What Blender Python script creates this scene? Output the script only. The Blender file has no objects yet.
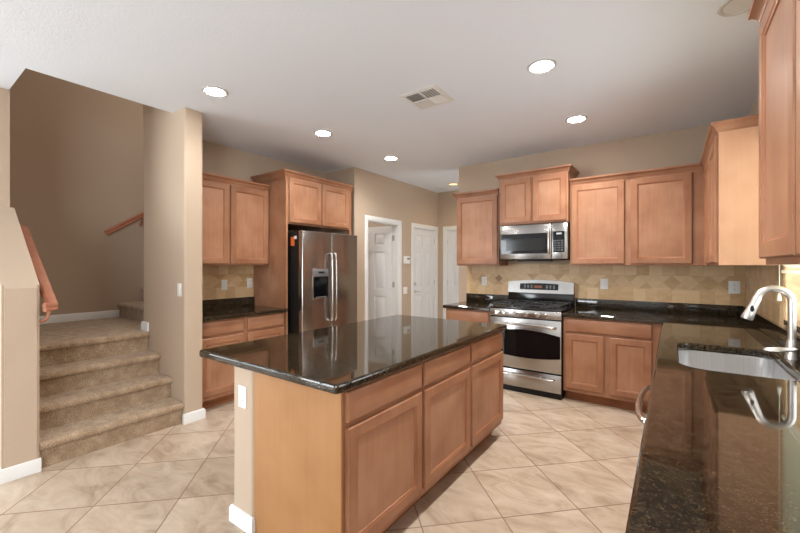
import bpy, bmesh, math, random
from mathutils import Vector, Matrix
random.seed(7)
C = bpy.context.scene
COL = C.collection
PI = math.pi
HC = 2.75      # ceiling height
ZC = 0.893     # worktop height

# ------------------------------------------------------------------ camera, sky, daylight and added fill lights, exposure
cd = bpy.data.cameras.new('camera'); cam = bpy.data.objects.new('camera', cd); COL.objects.link(cam)
cam.location = (0, 0, 1.37); cam.rotation_euler = (PI/2, 0, math.atan(272/378))
cd.sensor_width = 36; cd.lens = 378/800*36; cd.shift_y = -0.5/800; cd.clip_start = 0.02
C.camera = cam
wd = bpy.data.worlds.new('sky'); C.world = wd; wd.use_nodes = True
wd.node_tree.nodes['Background'].inputs[0].default_value = (0.80, 0.90, 1.0, 1)
wd.node_tree.nodes['Background'].inputs[1].default_value = 2.0
def area(name, loc, rot, sx, sy, power, color=(1, 1, 1)):
    l = bpy.data.lights.new(name, 'AREA'); l.shape = 'RECTANGLE'; l.size = sx; l.size_y = sy; l.energy = power; l.color = color
    o = bpy.data.objects.new(name, l); COL.objects.link(o); o.location = loc; o.rotation_euler = rot
    return o
area('added_patio_light', (-5.7, -4.75, 1.25), (PI/2, 0, 0), 2.2, 2.2, 190, (0.90, 0.96, 1.0))  # added light behind the camera, shining through invented patio doors
area('added_family_room_light', (-7.25, -2.2, 1.45), (PI/2, 0, -PI/2), 3.4, 1.9, 60, (0.90, 0.96, 1.0))  # added light from the left, through an invented family room window
area('sink_window_daylight', (0.95, 2.49, 1.7), (PI/2, 0, PI/2), 1.5, 1.2, 20, (1.0, 0.98, 0.94))
area('added_nook_light', (0.95, -2.4, 1.45), (PI/2, 0, PI/2), 2.3, 1.7, 130, (0.90, 0.96, 1.0))  # added to brighten surfaces facing right, through an invented window
area('hall_fill', (-0.85, 5.55, 1.3), (PI/2, 0, PI/2), 1.0, 2.0, 12, (0.95, 0.98, 1.0))  # added fill so the hall doors read brighter
area('upstairs_fill', (-4.95, 2.6, 5.0), (0, 0, 0), 1.1, 2.0, 20, (1.0, 0.96, 0.92))  # added fill for the dark stairwell, no window up there
area('closet_fill', (-4.5, 4.5, 2.7), (0, 0, 0), 0.3, 0.3, 7, (1.0, 0.97, 0.93))  # added unseen fill that brightens the ajar door slab
vs = C.view_settings
vs.view_transform = 'Standard'; vs.look = 'None'; vs.gamma = 1; vs.use_curve_mapping = False
vs.exposure = 0.46
C.render.film_transparent = False

# ------------------------------------------------------------------ materials
def lin(r, g, b):
    f = lambda c: (c/255/12.92) if c/255 <= 0.04045 else ((c/255+0.055)/1.055)**2.4
    return (f(r), f(g), f(b), 1)
def new_mat(name):
    m = bpy.data.materials.new(name); m.use_nodes = True
    nt = m.node_tree; b = nt.nodes['Principled BSDF']
    return m, nt, b
def N(nt, t, **k):
    n = nt.nodes.new(t)
    for a, v in k.items(): setattr(n, a, v)
    return n
def L(nt, a, b): nt.links.new(a, b)
def simple(name, col, rough=0.5, metal=0.0, spec=0.5, emit=None, es=0):
    m, nt, b = new_mat(name)
    b.inputs['Base Color'].default_value = col; b.inputs['Roughness'].default_value = rough
    b.inputs['Metallic'].default_value = metal; b.inputs['Specular IOR Level'].default_value = spec
    if emit: b.inputs['Emission Color'].default_value = emit; b.inputs['Emission Strength'].default_value = es
    return m
def noise(nt, vec, scale, detail=4, rough=0.5):
    n = N(nt, 'ShaderNodeTexNoise'); n.inputs['Scale'].default_value = scale
    n.inputs['Detail'].default_value = detail; n.inputs['Roughness'].default_value = rough
    if vec is not None: L(nt, vec, n.inputs['Vector'])
    return n
def ramp(nt, fac, stops):
    r = N(nt, 'ShaderNodeValToRGB'); e = r.color_ramp.elements
    while len(e) < len(stops): e.new(0.5)
    for el, (p, c) in zip(e, stops): el.position = p; el.color = c
    L(nt, fac, r.inputs[0]); return r
def bump(nt, b, h, strength, dist):
    bp = N(nt, 'ShaderNodeBump'); bp.inputs['Strength'].default_value = strength; bp.inputs['Distance'].default_value = dist
    L(nt, h, bp.inputs['Height']); L(nt, bp.outputs[0], b.inputs['Normal'])
def math_(nt, op, a, b=None, c=None):
    n = N(nt, 'ShaderNodeMath', operation=op)
    for i, v in enumerate((a, b, c)):
        if v is None: continue
        if isinstance(v, (int, float)): n.inputs[i].default_value = v
        else: L(nt, v, n.inputs[i])
    return n.outputs[0]
def mixc(nt, fac, a, b, mode='MIX'):
    n = N(nt, 'ShaderNodeMix', data_type='RGBA', blend_type=mode)
    for s, v in ((n.inputs[0], fac), (n.inputs[6], a), (n.inputs[7], b)):
        if isinstance(v, (int, float)): s.default_value = v
        elif isinstance(v, tuple): s.default_value = v
        else: L(nt, v, s)
    return n.outputs[2]
def pos(nt): return N(nt, 'ShaderNodeNewGeometry').outputs['Position']
def objc(nt): return N(nt, 'ShaderNodeTexCoord').outputs['Object']
def mapped(nt, vec, scale):
    m = N(nt, 'ShaderNodeMapping'); m.inputs['Scale'].default_value = scale; L(nt, vec, m.inputs['Vector']); return m.outputs[0]

def paint(name, col, tex=0.15):
    m, nt, b = new_mat(name); b.inputs['Base Color'].default_value = col
    b.inputs['Roughness'].default_value = 0.75; b.inputs['Specular IOR Level'].default_value = 0.25
    n = noise(nt, pos(nt), 90, 3); bump(nt, b, n.outputs[0], tex, 0.004); return m
def wood(name, c0, c1, c2, scale, rough=0.36):
    m, nt, b = new_mat(name)
    info = N(nt, 'ShaderNodeObjectInfo')
    v = N(nt, 'ShaderNodeVectorMath', operation='ADD'); L(nt, objc(nt), v.inputs[0])
    sc = N(nt, 'ShaderNodeVectorMath', operation='SCALE'); sc.inputs[0].default_value = (13.0, 7.0, 5.0); L(nt, info.outputs['Random'], sc.inputs['Scale'])
    L(nt, sc.outputs[0], v.inputs[1]); vec = v.outputs[0]
    n1 = noise(nt, mapped(nt, vec, scale), 1.0, 5, 0.6)
    n2 = noise(nt, vec, 4.0, 2, 0.5)
    f = math_(nt, 'ADD', math_(nt, 'MULTIPLY', n1.outputs[0], 0.3), math_(nt, 'MULTIPLY', n2.outputs[0], 0.7))
    r = ramp(nt, f, [(0.32, c0), (0.5, c1), (0.68, c2)])
    tint = math_(nt, 'ADD', 0.94, math_(nt, 'MULTIPLY', info.outputs['Random'], 0.1))
    col = mixc(nt, 1.0, r.outputs[0], N(nt, 'ShaderNodeCombineColor').outputs[0], 'MULTIPLY')
    cc = [x for x in nt.nodes if x.bl_idname == 'ShaderNodeCombineColor'][0]
    for i in range(3): L(nt, tint, cc.inputs[i])
    L(nt, col, b.inputs['Base Color'])
    b.inputs['Roughness'].default_value = rough; b.inputs['Specular IOR Level'].default_value = 0.35
    return m

M = {}
M['wall'] = paint('tan wall paint', lin(191, 171, 150))
M['pale_wall'] = paint('off white wall paint', lin(226, 224, 220))
M['ceil'] = paint('cool white ceiling paint', lin(237, 244, 253), 0.3)
M['trim'] = simple('white trim paint', lin(232, 232, 230), 0.35)
M['door'] = simple('white door paint', lin(228, 229, 230), 0.38)
wc = (lin(152, 106, 78), lin(168, 122, 93), lin(180, 136, 107))
M['wood'] = wood('maple upright grain', *wc, (38, 38, 3.0))
M['woodh'] = wood('maple level grain', lin(144, 97, 71), lin(160, 113, 85), lin(172, 127, 98), (3.0, 38, 38))
M['frame'] = wood('maple door frame', lin(144, 97, 70), lin(160, 113, 84), lin(172, 127, 97), (38, 38, 4))
M['veneer'] = wood('maple veneer panel', lin(162, 115, 72), lin(171, 124, 80), lin(177, 131, 88), (60, 60, 1.2), 0.42)
M['glaze'] = wood('darker glazed door bead', lin(146, 93, 65), lin(160, 107, 76), lin(172, 119, 87), (30, 30, 4))
M['pale'] = wood('pale maple panel', lin(196, 148, 114), lin(204, 157, 123), lin(210, 165, 131), (60, 60, 1.2), 0.42)
M['kick'] = wood('maple kick board', lin(130, 80, 48), lin(150, 95, 60), lin(165, 110, 70), (2, 40, 40), 0.5)
M['rail'] = wood('stained handrail wood', lin(150, 92, 68), lin(174, 114, 88), lin(186, 130, 102), (3, 3, 30), 0.35)
M['white'] = simple('white plastic', lin(236, 236, 232), 0.4)
M['ivory'] = simple('off white plastic', lin(214, 208, 198), 0.45)
M['black'] = simple('black plastic', (0.007, 0.007, 0.007, 1), 0.45, spec=0.3)
M['bglass'] = simple('black glass', (0.004, 0.004, 0.005, 1), 0.05, spec=0.35)
M['enamel'] = simple('black enamel', (0.008, 0.008, 0.009, 1), 0.14)
M['iron'] = simple('cast iron', (0.02, 0.02, 0.021, 1), 0.45)
M['key'] = simple('dark grey keys', (0.06, 0.06, 0.065, 1), 0.35)
M['grey'] = simple('grey plastic', (0.16, 0.16, 0.17, 1), 0.4)
M['dark'] = simple('dark gap', (0.02, 0.016, 0.013, 1), 0.8)
M['display'] = simple('dim amber display', (0.02, 0.015, 0.012, 1), 0.1, emit=(1.0, 0.25, 0.08, 1), es=0.12)
M['orange'] = simple('orange paper', lin(226, 105, 40), 0.6)
M['paper'] = simple('white paper', lin(225, 225, 222), 0.6)
M['nickel'] = simple('brushed nickel', (0.72, 0.69, 0.65, 1), 0.36, 1.0)
M['chrome'] = simple('polished steel handle', (0.70, 0.69, 0.67, 1), 0.18, 1.0)
M['brass'] = simple('satin hinge metal', (0.5, 0.48, 0.45, 1), 0.35, 1.0)
def slat_mat():
    m, nt, b = new_mat('white blind slat'); b.inputs['Base Color'].default_value = lin(240, 238, 226); b.inputs['Roughness'].default_value = 0.5
    t = N(nt, 'ShaderNodeBsdfTranslucent'); t.inputs['Color'].default_value = lin(244, 242, 224); mx = N(nt, 'ShaderNodeMixShader'); mx.inputs[0].default_value = 0.5
    L(nt, b.outputs[0], mx.inputs[1]); L(nt, t.outputs[0], mx.inputs[2]); L(nt, mx.outputs[0], nt.nodes['Material Output'].inputs[0]); return m
M['blind'] = slat_mat()
def steel(name, col, rough, scale):
    m, nt, b = new_mat(name); b.inputs['Metallic'].default_value = 1
    n = noise(nt, mapped(nt, objc(nt), scale), 1.0, 3)
    r = ramp(nt, n.outputs[0], [(0.3, tuple(c*0.9 for c in col[:3])+(1,)), (0.7, col)]); L(nt, r.outputs[0], b.inputs['Base Color'])
    b.inputs['Roughness'].default_value = rough; bump(nt, b, n.outputs[0], 0.05, 0.001)
    return m
M['steel'] = steel('brushed stainless steel', (0.43, 0.415, 0.40, 1), 0.24, (3, 3, 500))
M['sink'] = steel('satin sink steel', (0.74, 0.74, 0.74, 1), 0.32, (200, 3, 3))
def glow(name, col, s): return simple(name, (0.8, 0.8, 0.8, 1), 0.5, emit=col, es=s)
M['lamp'] = glow('lit downlight lens', (1.0, 0.97, 0.93, 1), 75)
M['ring'] = simple('satin grey white trim ring', lin(196, 194, 190), 0.5)
M['amber'] = glow('amber hall lamp lens', (1.0, 0.66, 0.25, 1), 1.3)
M['offlens'] = simple('unlit frosted lens', lin(225, 224, 220), 0.35)

def granite():
    m, nt, b = new_mat('dark brown speckled granite')
    p = pos(nt)
    n0 = noise(nt, p, 60, 5, 0.75); n1 = noise(nt, p, 24, 4, 0.6)
    v2 = N(nt, 'ShaderNodeTexVoronoi'); v2.inputs['Scale'].default_value = 300; L(nt, mapped(nt, p, (1.0, 1.3, 1.0)), v2.inputs['Vector'])
    sep2 = N(nt, 'ShaderNodeSeparateColor'); L(nt, v2.outputs['Color'], sep2.inputs[0])
    f = math_(nt, 'ADD', math_(nt, 'MULTIPLY', n0.outputs[0], 0.5), math_(nt, 'ADD', math_(nt, 'MULTIPLY', n1.outputs[0], 0.3), math_(nt, 'MULTIPLY', sep2.outputs[0], 0.2)))
    base = ramp(nt, f, [(0.36, (0.004, 0.003, 0.002, 1)), (0.48, (0.012, 0.008, 0.005, 1)), (0.56, (0.038, 0.025, 0.013, 1)), (0.68, (0.075, 0.050, 0.026, 1))])
    gold = mixc(nt, math_(nt, 'GREATER_THAN', sep2.outputs[2], 0.5), (0.12, 0.070, 0.028, 1), (0.055, 0.060, 0.036, 1))
    fl = math_(nt, 'MULTIPLY', math_(nt, 'GREATER_THAN', sep2.outputs[1], 0.80), math_(nt, 'GREATER_THAN', n0.outputs[0], 0.48))
    col = mixc(nt, math_(nt, 'MULTIPLY', fl, 0.6), base.outputs[0], gold)
    L(nt, col, b.inputs['Base Color']); b.inputs['Roughness'].default_value = 0.045
    b.inputs['IOR'].default_value = 1.5
    return m
M['granite'] = granite()

def floor_mat():
    m, nt, b = new_mat('diagonal ceramic floor tile')
    p = pos(nt); s = 0.4525
    def dot(v):
        d = N(nt, 'ShaderNodeVectorMath', operation='DOT_PRODUCT'); L(nt, p, d.inputs[0]); d.inputs[1].default_value = v; return d.outputs['Value']
    q = math.sqrt(0.5)
    u = math_(nt, 'DIVIDE', math_(nt, 'ADD', dot((q, q, 0)), 1.379), s)
    v = math_(nt, 'DIVIDE', math_(nt, 'ADD', dot((-q, q, 0)), -2.875), 0.467)
    def edge(x):
        f = math_(nt, 'FRACT', x); return math_(nt, 'MINIMUM', f, math_(nt, 'SUBTRACT', 1.0, f))
    e = math_(nt, 'MINIMUM', edge(u), edge(v))
    grout = N(nt, 'ShaderNodeMapRange', interpolation_type='SMOOTHSTEP'); L(nt, e, grout.inputs[0])
    grout.inputs[1].default_value = 0.004; grout.inputs[2].default_value = 0.010; grout.inputs[3].default_value = 1; grout.inputs[4].default_value = 0
    cell = N(nt, 'ShaderNodeCombineXYZ'); L(nt, math_(nt, 'FLOOR', u), cell.inputs[0]); L(nt, math_(nt, 'FLOOR', v), cell.inputs[1])
    wn = N(nt, 'ShaderNodeTexWhiteNoise', noise_dimensions='3D'); L(nt, cell.outputs[0], wn.inputs['Vector'])
    off = N(nt, 'ShaderNodeVectorMath', operation='MULTIPLY_ADD'); L(nt, wn.outputs['Color'], off.inputs[0]); off.inputs[1].default_value = (9, 9, 9); L(nt, p, off.inputs[2])
    n1 = noise(nt, mapped(nt, off.outputs[0], (2.2, 4.2, 1)), 1.6, 6, 0.62); n1.inputs['Distortion'].default_value = 0.9
    r = ramp(nt, n1.outputs[0], [(0.30, lin(158, 136, 115)), (0.48, lin(186, 166, 145)), (0.68, lin(203, 186, 167))])
    t = math_(nt, 'ADD', 0.93, math_(nt, 'MULTIPLY', wn.outputs['Value'], 0.12))
    cc = N(nt, 'ShaderNodeCombineColor')
    for i in range(3): L(nt, t, cc.inputs[i])
    col = mixc(nt, 1.0, r.outputs[0], cc.outputs[0], 'MULTIPLY')
    col = mixc(nt, grout.outputs[0], col, lin(138, 112, 92))
    L(nt, col, b.inputs['Base Color'])
    ro = math_(nt, 'ADD', 0.30, math_(nt, 'MULTIPLY', grout.outputs[0], 0.4)); L(nt, ro, b.inputs['Roughness'])
    b.inputs['Specular IOR Level'].default_value = 0.4
    h = math_(nt, 'SUBTRACT', math_(nt, 'MULTIPLY', n1.outputs[0], 0.15), grout.outputs[0]); bump(nt, b, h, 0.25, 0.003)
    return m
M['floor'] = floor_mat()

def splash_mat(name, axis):
    m, nt, b = new_mat(name); p = pos(nt)
    sx = N(nt, 'ShaderNodeSeparateXYZ'); L(nt, p, sx.inputs[0])
    a = sx.outputs[axis]; z = sx.outputs[2]
    def edge(x):
        f = math_(nt, 'FRACT', x); return math_(nt, 'MINIMUM', f, math_(nt, 'SUBTRACT', 1.0, f))
    inb = math_(nt, 'MULTIPLY', math_(nt, 'GREATER_THAN', z, 1.125), math_(nt, 'LESS_THAN', z, 1.272))
    row = math_(nt, 'ADD', math_(nt, 'GREATER_THAN', z, 1.125), math_(nt, 'GREATER_THAN', z, 1.272))
    au = math_(nt, 'ADD', math_(nt, 'DIVIDE', a, 0.112), math_(nt, 'MULTIPLY', row, 0.37))
    d1 = math_(nt, 'DIVIDE', math_(nt, 'ADD', math_(nt, 'SUBTRACT', z, 1.1985), a), 0.147)
    d2 = math_(nt, 'DIVIDE', math_(nt, 'SUBTRACT', math_(nt, 'SUBTRACT', z, 1.1985), a), 0.147)
    d1 = math_(nt, 'ADD', d1, 0.5); d2 = math_(nt, 'ADD', d2, 0.5)
    ed = math_(nt, 'MULTIPLY', math_(nt, 'MINIMUM', edge(d1), edge(d2)), 0.104)
    er = math_(nt, 'MULTIPLY', edge(au), 0.112)
    e = math_(nt, 'ADD', math_(nt, 'MULTIPLY', inb, ed), math_(nt, 'MULTIPLY', math_(nt, 'SUBTRACT', 1.0, inb), er))
    ez = math_(nt, 'MINIMUM', math_(nt, 'ABSOLUTE', math_(nt, 'SUBTRACT', z, 1.125)), math_(nt, 'ABSOLUTE', math_(nt, 'SUBTRACT', z, 1.272)))
    e = math_(nt, 'MINIMUM', e, ez)
    g = math_(nt, 'LESS_THAN', e, 0.0012)
    c1 = N(nt, 'ShaderNodeCombineXYZ'); L(nt, math_(nt, 'FLOOR', au), c1.inputs[0]); L(nt, row, c1.inputs[1])
    c2 = N(nt, 'ShaderNodeCombineXYZ'); L(nt, math_(nt, 'FLOOR', d1), c2.inputs[0]); L(nt, math_(nt, 'FLOOR', d2), c2.inputs[1]); c2.inputs[2].default_value = 7
    mv = N(nt, 'ShaderNodeMix', data_type='VECTOR'); L(nt, inb, mv.inputs[0]); L(nt, c1.outputs[0], mv.inputs[4]); L(nt, c2.outputs[0], mv.inputs[5])
    wn = N(nt, 'ShaderNodeTexWhiteNoise', noise_dimensions='3D'); L(nt, mv.outputs[1], wn.inputs['Vector'])
    off = N(nt, 'ShaderNodeVectorMath', operation='MULTIPLY_ADD'); L(nt, wn.outputs['Color'], off.inputs[0]); off.inputs[1].default_value = (5, 5, 5); L(nt, p, off.inputs[2])
    n1 = noise(nt, mapped(nt, off.outputs[0], (9, 9, 22)), 1.0, 5, 0.6)
    f = math_(nt, 'ADD', math_(nt, 'MULTIPLY', n1.outputs[0], 0.55), math_(nt, 'MULTIPLY', wn.outputs['Value'], 0.45))
    r = ramp(nt, f, [(0.2, lin(186, 151, 107)), (0.5, lin(214, 181, 137)), (0.8, lin(226, 198, 156))])
    col = mixc(nt, math_(nt, 'MULTIPLY', g, 0.6), r.outputs[0], lin(176, 146, 108))
    L(nt, col, b.inputs['Base Color']); b.inputs['Roughness'].default_value = 0.4
    bump(nt, b, math_(nt, 'SUBTRACT', math_(nt, 'MULTIPLY', n1.outputs[0], 0.3), g), 0.2, 0.002)
    return m
M['splash_x'] = splash_mat('travertine splash tile', 0)
M['splash_y'] = splash_mat('travertine splash tile on side wall', 1)

def carpet_mat():
    m, nt, b = new_mat('brown speckled carpet'); p = pos(nt)
    n1 = noise(nt, p, 150, 3, 0.7); n2 = noise(nt, p, 14, 4, 0.6)
    f = math_(nt, 'ADD', math_(nt, 'MULTIPLY', n1.outputs[0], 0.7), math_(nt, 'MULTIPLY', n2.outputs[0], 0.3))
    r = ramp(nt, f, [(0.34, lin(116, 92, 68)), (0.5, lin(172, 146, 118)), (0.64, lin(206, 184, 157))])
    L(nt, r.outputs[0], b.inputs['Base Color']); b.inputs['Roughness'].default_value = 0.95; b.inputs['Specular IOR Level'].default_value = 0.1
    b.inputs['Sheen Weight'].default_value = 0.25
    bump(nt, b, n1.outputs[0], 0.9, 0.008); return m
M['carpet'] = carpet_mat()
def glass_mat():
    m = bpy.data.materials.new('clear window glass'); m.use_nodes = True; nt = m.node_tree
    nt.nodes.clear(); o = N(nt, 'ShaderNodeOutputMaterial'); mx = N(nt, 'ShaderNodeMixShader'); t = N(nt, 'ShaderNodeBsdfTransparent'); g = N(nt, 'ShaderNodeBsdfGlossy')
    g.inputs['Roughness'].default_value = 0.02; mx.inputs[0].default_value = 0.06
    L(nt, t.outputs[0], mx.inputs[1]); L(nt, g.outputs[0], mx.inputs[2]); L(nt, mx.outputs[0], o.inputs[0]); return m
M['glass'] = glass_mat()

# ------------------------------------------------------------------ mesh helpers
def box(bm, x0, x1, y0, y1, z0, z1, bev=0.0, seg=2, edges=None):
    vs_ = [bm.verts.new(p) for p in ((x0,y0,z0),(x1,y0,z0),(x1,y1,z0),(x0,y1,z0),(x0,y0,z1),(x1,y0,z1),(x1,y1,z1),(x0,y1,z1))]
    fs = [bm.faces.new([vs_[i] for i in q]) for q in ((3,2,1,0),(4,5,6,7),(0,1,5,4),(1,2,6,5),(2,3,7,6),(3,0,4,7))]
    if bev > 0:
        es = list({e for f in fs for e in f.edges})
        if edges == 'z': es = [e for e in es if abs(e.verts[0].co.z - e.verts[1].co.z) > 1e-6]
        bmesh.ops.bevel(bm, geom=es, offset=bev, segments=seg, profile=0.5, affect='EDGES', clamp_overlap=True)
def loops(bm, rings, cap0=True, cap1=True, closed=False):
    """bridge rings of equal point count"""
    R = [[bm.verts.new(p) for p in r] for r in rings]
    n = len(R[0]); pairs = list(zip(R, R[1:])) + ([(R[-1], R[0])] if closed else [])
    for a, b in pairs:
        for i in range(n):
            j = (i+1) % n
            try: bm.faces.new((a[i], a[j], b[j], b[i]))
            except ValueError: pass
    if not closed:
        if cap0: bm.faces.new(list(reversed(R[0])))
        if cap1: bm.faces.new(R[-1])
def rect(x0, x1, z0, z1, i, y): return [(x0+i, y, z0+i), (x1-i, y, z0+i), (x1-i, y, z1-i), (x0+i, y, z1-i)]
def tube(bm, pts, r, n=14, radii=None, squash=1.0):
    pts = [Vector(p) for p in pts]; rings = []
    up = Vector((0, 0, 1)); prev = None
    for i, p in enumerate(pts):
        d = (pts[min(i+1, len(pts)-1)] - pts[max(i-1, 0)]).normalized()
        if prev is None:
            a = d.cross(up) if abs(d.dot(up)) < 0.95 else d.cross(Vector((0, 1, 0)))
        else: a = prev - d*prev.dot(d)
        a.normalize(); b = d.cross(a).normalized(); prev = a
        rr = radii[i] if radii else r
        rings.append([tuple(p + a*math.cos(2*PI*k/n)*rr + b*math.sin(2*PI*k/n)*rr*squash) for k in range(n)])
    loops(bm, rings)
def lathe(bm, prof, c, n=28, axis='z'):
    rings = []
    for r, h in prof:
        ring = []
        for k in range(n):
            a = 2*PI*k/n; x, y = r*math.cos(a), r*math.sin(a)
            ring.append({'z': (c[0]+x, c[1]+y, c[2]+h), 'y': (c[0]+x, c[1]+h, c[2]+y), 'x': (c[0]+h, c[1]+x, c[2]+y)}[axis])
        rings.append(ring)
    loops(bm, rings)
def sweep(bm, path, prof):
    """path: xy polyline, prof: (out, z) closed; outward is to the right of travel"""
    n = len(path); rings = []
    for i, p in enumerate(path):
        ds = []
        if i > 0: ds.append((Vector(path[i])-Vector(path[i-1])).normalized())
        if i < n-1: ds.append((Vector(path[i+1])-Vector(path[i])).normalized())
        ns = [Vector((d.y, -d.x)) for d in ds]
        m = ns[0] if len(ns) == 1 else (ns[0]+ns[1]).normalized()/max(0.3, math.cos(ns[0].angle(ns[1])/2))
        rings.append([(p[0]+m.x*o, p[1]+m.y*o, z) for o, z in prof])
    loops(bm, rings)
def extrude_y(bm, prof, y0, y1):
    loops(bm, [[(x, y0, z) for x, z in prof], [(x, y1, z) for x, z in prof]])
def curve_pts(ps, n=10):
    """Catmull-Rom"""
    P = [Vector(p) for p in ps]; P = [P[0]*2-P[1]] + P + [P[-1]*2-P[-2]]; out = []
    for i in range(1, len(P)-2):
        for k in range(n):
            t = k/n; a, b, c, d = P[i-1], P[i], P[i+1], P[i+2]
            out.append(0.5*((2*b)+(c-a)*t+(2*a-5*b+4*c-d)*t*t+(3*b-a-3*c+d)*t**3))
    out.append(P[-2]); return out
def rootloc(p):
    while p.parent: p = p.parent
    return p
def obj(name, bm, mat, parent=None, local=False, sharp=28):
    """link one mesh object; with a parent, world coordinates become coordinates of its thing unless local"""
    bmesh.ops.recalc_face_normals(bm, faces=bm.faces[:])
    if parent is not None and not local:
        r = rootloc(parent)
        bm.transform((Matrix.Translation(r.location) @ r.rotation_euler.to_matrix().to_4x4()).inverted())
    me = bpy.data.meshes.new(name); bm.to_mesh(me); bm.free()
    me.materials.append(M[mat] if isinstance(mat, str) else mat)
    for p in me.polygons: p.use_smooth = True
    me.set_sharp_from_angle(angle=math.radians(sharp))
    o = bpy.data.objects.new(name, me); COL.objects.link(o)
    if parent is not None: o.parent = parent
    return o
def tag(o, label, cat, group=None, kind=None):
    o['label'] = label; o['category'] = cat
    if group: o['group'] = group
    if kind: o['kind'] = kind
    return o
def thing(name, label, cat, loc=(0, 0, 0), rz=0, group=None):
    o = bpy.data.objects.new(name, None); o.empty_display_size = 0.1; COL.objects.link(o)
    o.location = loc; o.rotation_euler = (0, 0, rz); return tag(o, label, cat, group)
def nb(): return bmesh.new()
def B(*a, **k):
    bm = nb(); box(bm, *a, **k); return bm
def part_label(o, t): o['label'] = t; return o
def struct(name, bm, mat, label, cat):
    return tag(obj(name, bm, mat), label, cat, kind='structure')

# ------------------------------------------------------------------ room shell
struct('floor', B(-7.1, 0.75, -4.6, 6.4, -0.1, 0), 'floor', 'beige stone-look floor tiles laid diagonally through the kitchen', 'floor')
bm = nb()
box(bm, -7.1, 0.75, -4.6, 0.615, HC, HC+0.12); box(bm, -3.66, 0.75, 0.615, 1.60, HC, HC+0.12); box(bm, -4.25, 0.75, 1.60, 3.96, HC, HC+0.12)
box(bm, -5.4, 0.75, 3.96, 6.4, HC, HC+0.12)
struct('ceiling', bm, 'ceil', 'white textured ceiling with an opening over the stairs', 'ceiling')
struct('wall_back', B(-2.42, 0.57, 4.76, 4.90, 0, HC, bev=0.012, edges='z'), 'wall', 'tan wall behind the range and back cabinets', 'wall')
# right wall with window opening y 1.74..3.25, z 1.02..2.2
WY0, WY1, WZ0, WZ1 = 1.92, 3.255, 1.03, 2.15
bm = nb()
box(bm, 0.57, 0.72, -4.6, -3.6, 0, HC); box(bm, 0.57, 0.72, -3.6, -1.2, 0, 0.6); box(bm, 0.57, 0.72, -3.6, -1.2, 2.3, HC); box(bm, 0.57, 0.72, -1.2, WY0, 0, HC); box(bm, 0.57, 0.72, WY1, 6.4, 0, HC)
box(bm, 0.57, 0.72, WY0, WY1, 0, WZ0); box(bm, 0.57, 0.72, WY0, WY1, WZ1, HC)
struct('wall_right', bm, 'wall', 'tan wall with the sink window on the right', 'wall')
struct('wall_left', B(-4.30, -4.17, 1.70, 3.92, 0, HC), 'wall', 'tan wall behind the refrigerator and left cabinets', 'wall')
struct('wall_pillar', B(-4.30, -3.43, 1.57, 1.73, 0, HC, bev=0.02, seg=4, edges='z'), 'wall', 'tan wall end standing beside the carpeted steps', 'wall')
# pantry wall, two door openings
D1, D2 = (4.18, 4.955), (5.375, 6.135)
bm = nb()
box(bm, -3.71, -3.59, 3.90, D1[0], 0, HC); box(bm, -3.71, -3.59, D1[0], D1[1], 2.045, HC)
box(bm, -3.71, -3.59, D1[1], D2[0], 0, HC); box(bm, -3.71, -3.59, D2[0], D2[1], 2.045, HC); box(bm, -3.71, -3.59, D2[1], 6.32, 0, HC)
box(bm, -4.30, -3.71, 3.90, 4.02, 0, HC)
struct('wall_pantry', bm, 'wall', 'tan wall with two white doors past the refrigerator', 'wall')
bm = nb()
box(bm, -5.40, -5.28, 3.96, 5.42, 0, HC); box(bm, -5.28, -4.30, 3.96, 4.02, 0, HC); box(bm, -5.28, -3.71, 5.30, 5.42, 0, HC)
struct('wall_closet', bm, 'wall', 'tan walls of the small room behind the ajar door', 'wall')
D3 = (-3.40, -2.63)
bm = nb()
box(bm, -3.71, D3[0], 6.20, 6.32, 0, HC); box(bm, D3[0], D3[1], 6.20, 6.32, 2.045, HC); box(bm, D3[1], -1.0, 6.20, 6.32, 0, HC)
struct('wall_hall', bm, 'wall', 'tan wall at the end of the hall past the range', 'wall')
# stairwell
bm = nb()
box(bm, -5.77, -5.65, 0.475, 4.0, 0, 5.2); box(bm, -5.65, -4.22, 0.475, 0.62, 0, 5.2)
box(bm, -4.30, -4.18, 1.57, 3.92, HC+0.12, 5.2); box(bm, -4.22, -3.44, 0.475, 0.60, HC+0.12, 5.2)
box(bm, -3.66, -3.54, 0.60, 1.60, HC+0.12, 5.2); box(bm, -4.30, -3.44, 1.60, 1.72, HC+0.12, 5.2); box(bm, -4.30, -3.665, 1.572, 1.599, HC+0.001, 5.2); box(bm, -5.65, -4.25, 3.96, 4.02, HC, 5.2)
struct('wall_stairwell', bm, 'wall', 'tall tan walls around the carpeted stair landing', 'wall')
struct('ceiling_stairwell', B(-5.8, -3.4, 0.4, 4.05, 5.2, 5.3), 'ceil', 'high ceiling over the stairwell', 'ceiling')
# sloped half wall
bm = nb()
prof = [(-3.43, 0.0), (-3.43, 1.225), (-3.445, 1.25), (-4.22, 1.83), (-4.22, 0.0)]
extrude_y(bm, prof, 0.467, 0.645)
bmesh.ops.bevel(bm, geom=[e for e in bm.edges if max(abs(v.co.x+3.43) for v in e.verts) < 1e-4 and abs(e.verts[0].co.z-e.verts[1].co.z) > 1], offset=0.013, segments=4, affect='EDGES')
struct('wall_halfwall', bm, 'wall', 'tan half wall with a sloping top beside the stairs', 'wall')
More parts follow.
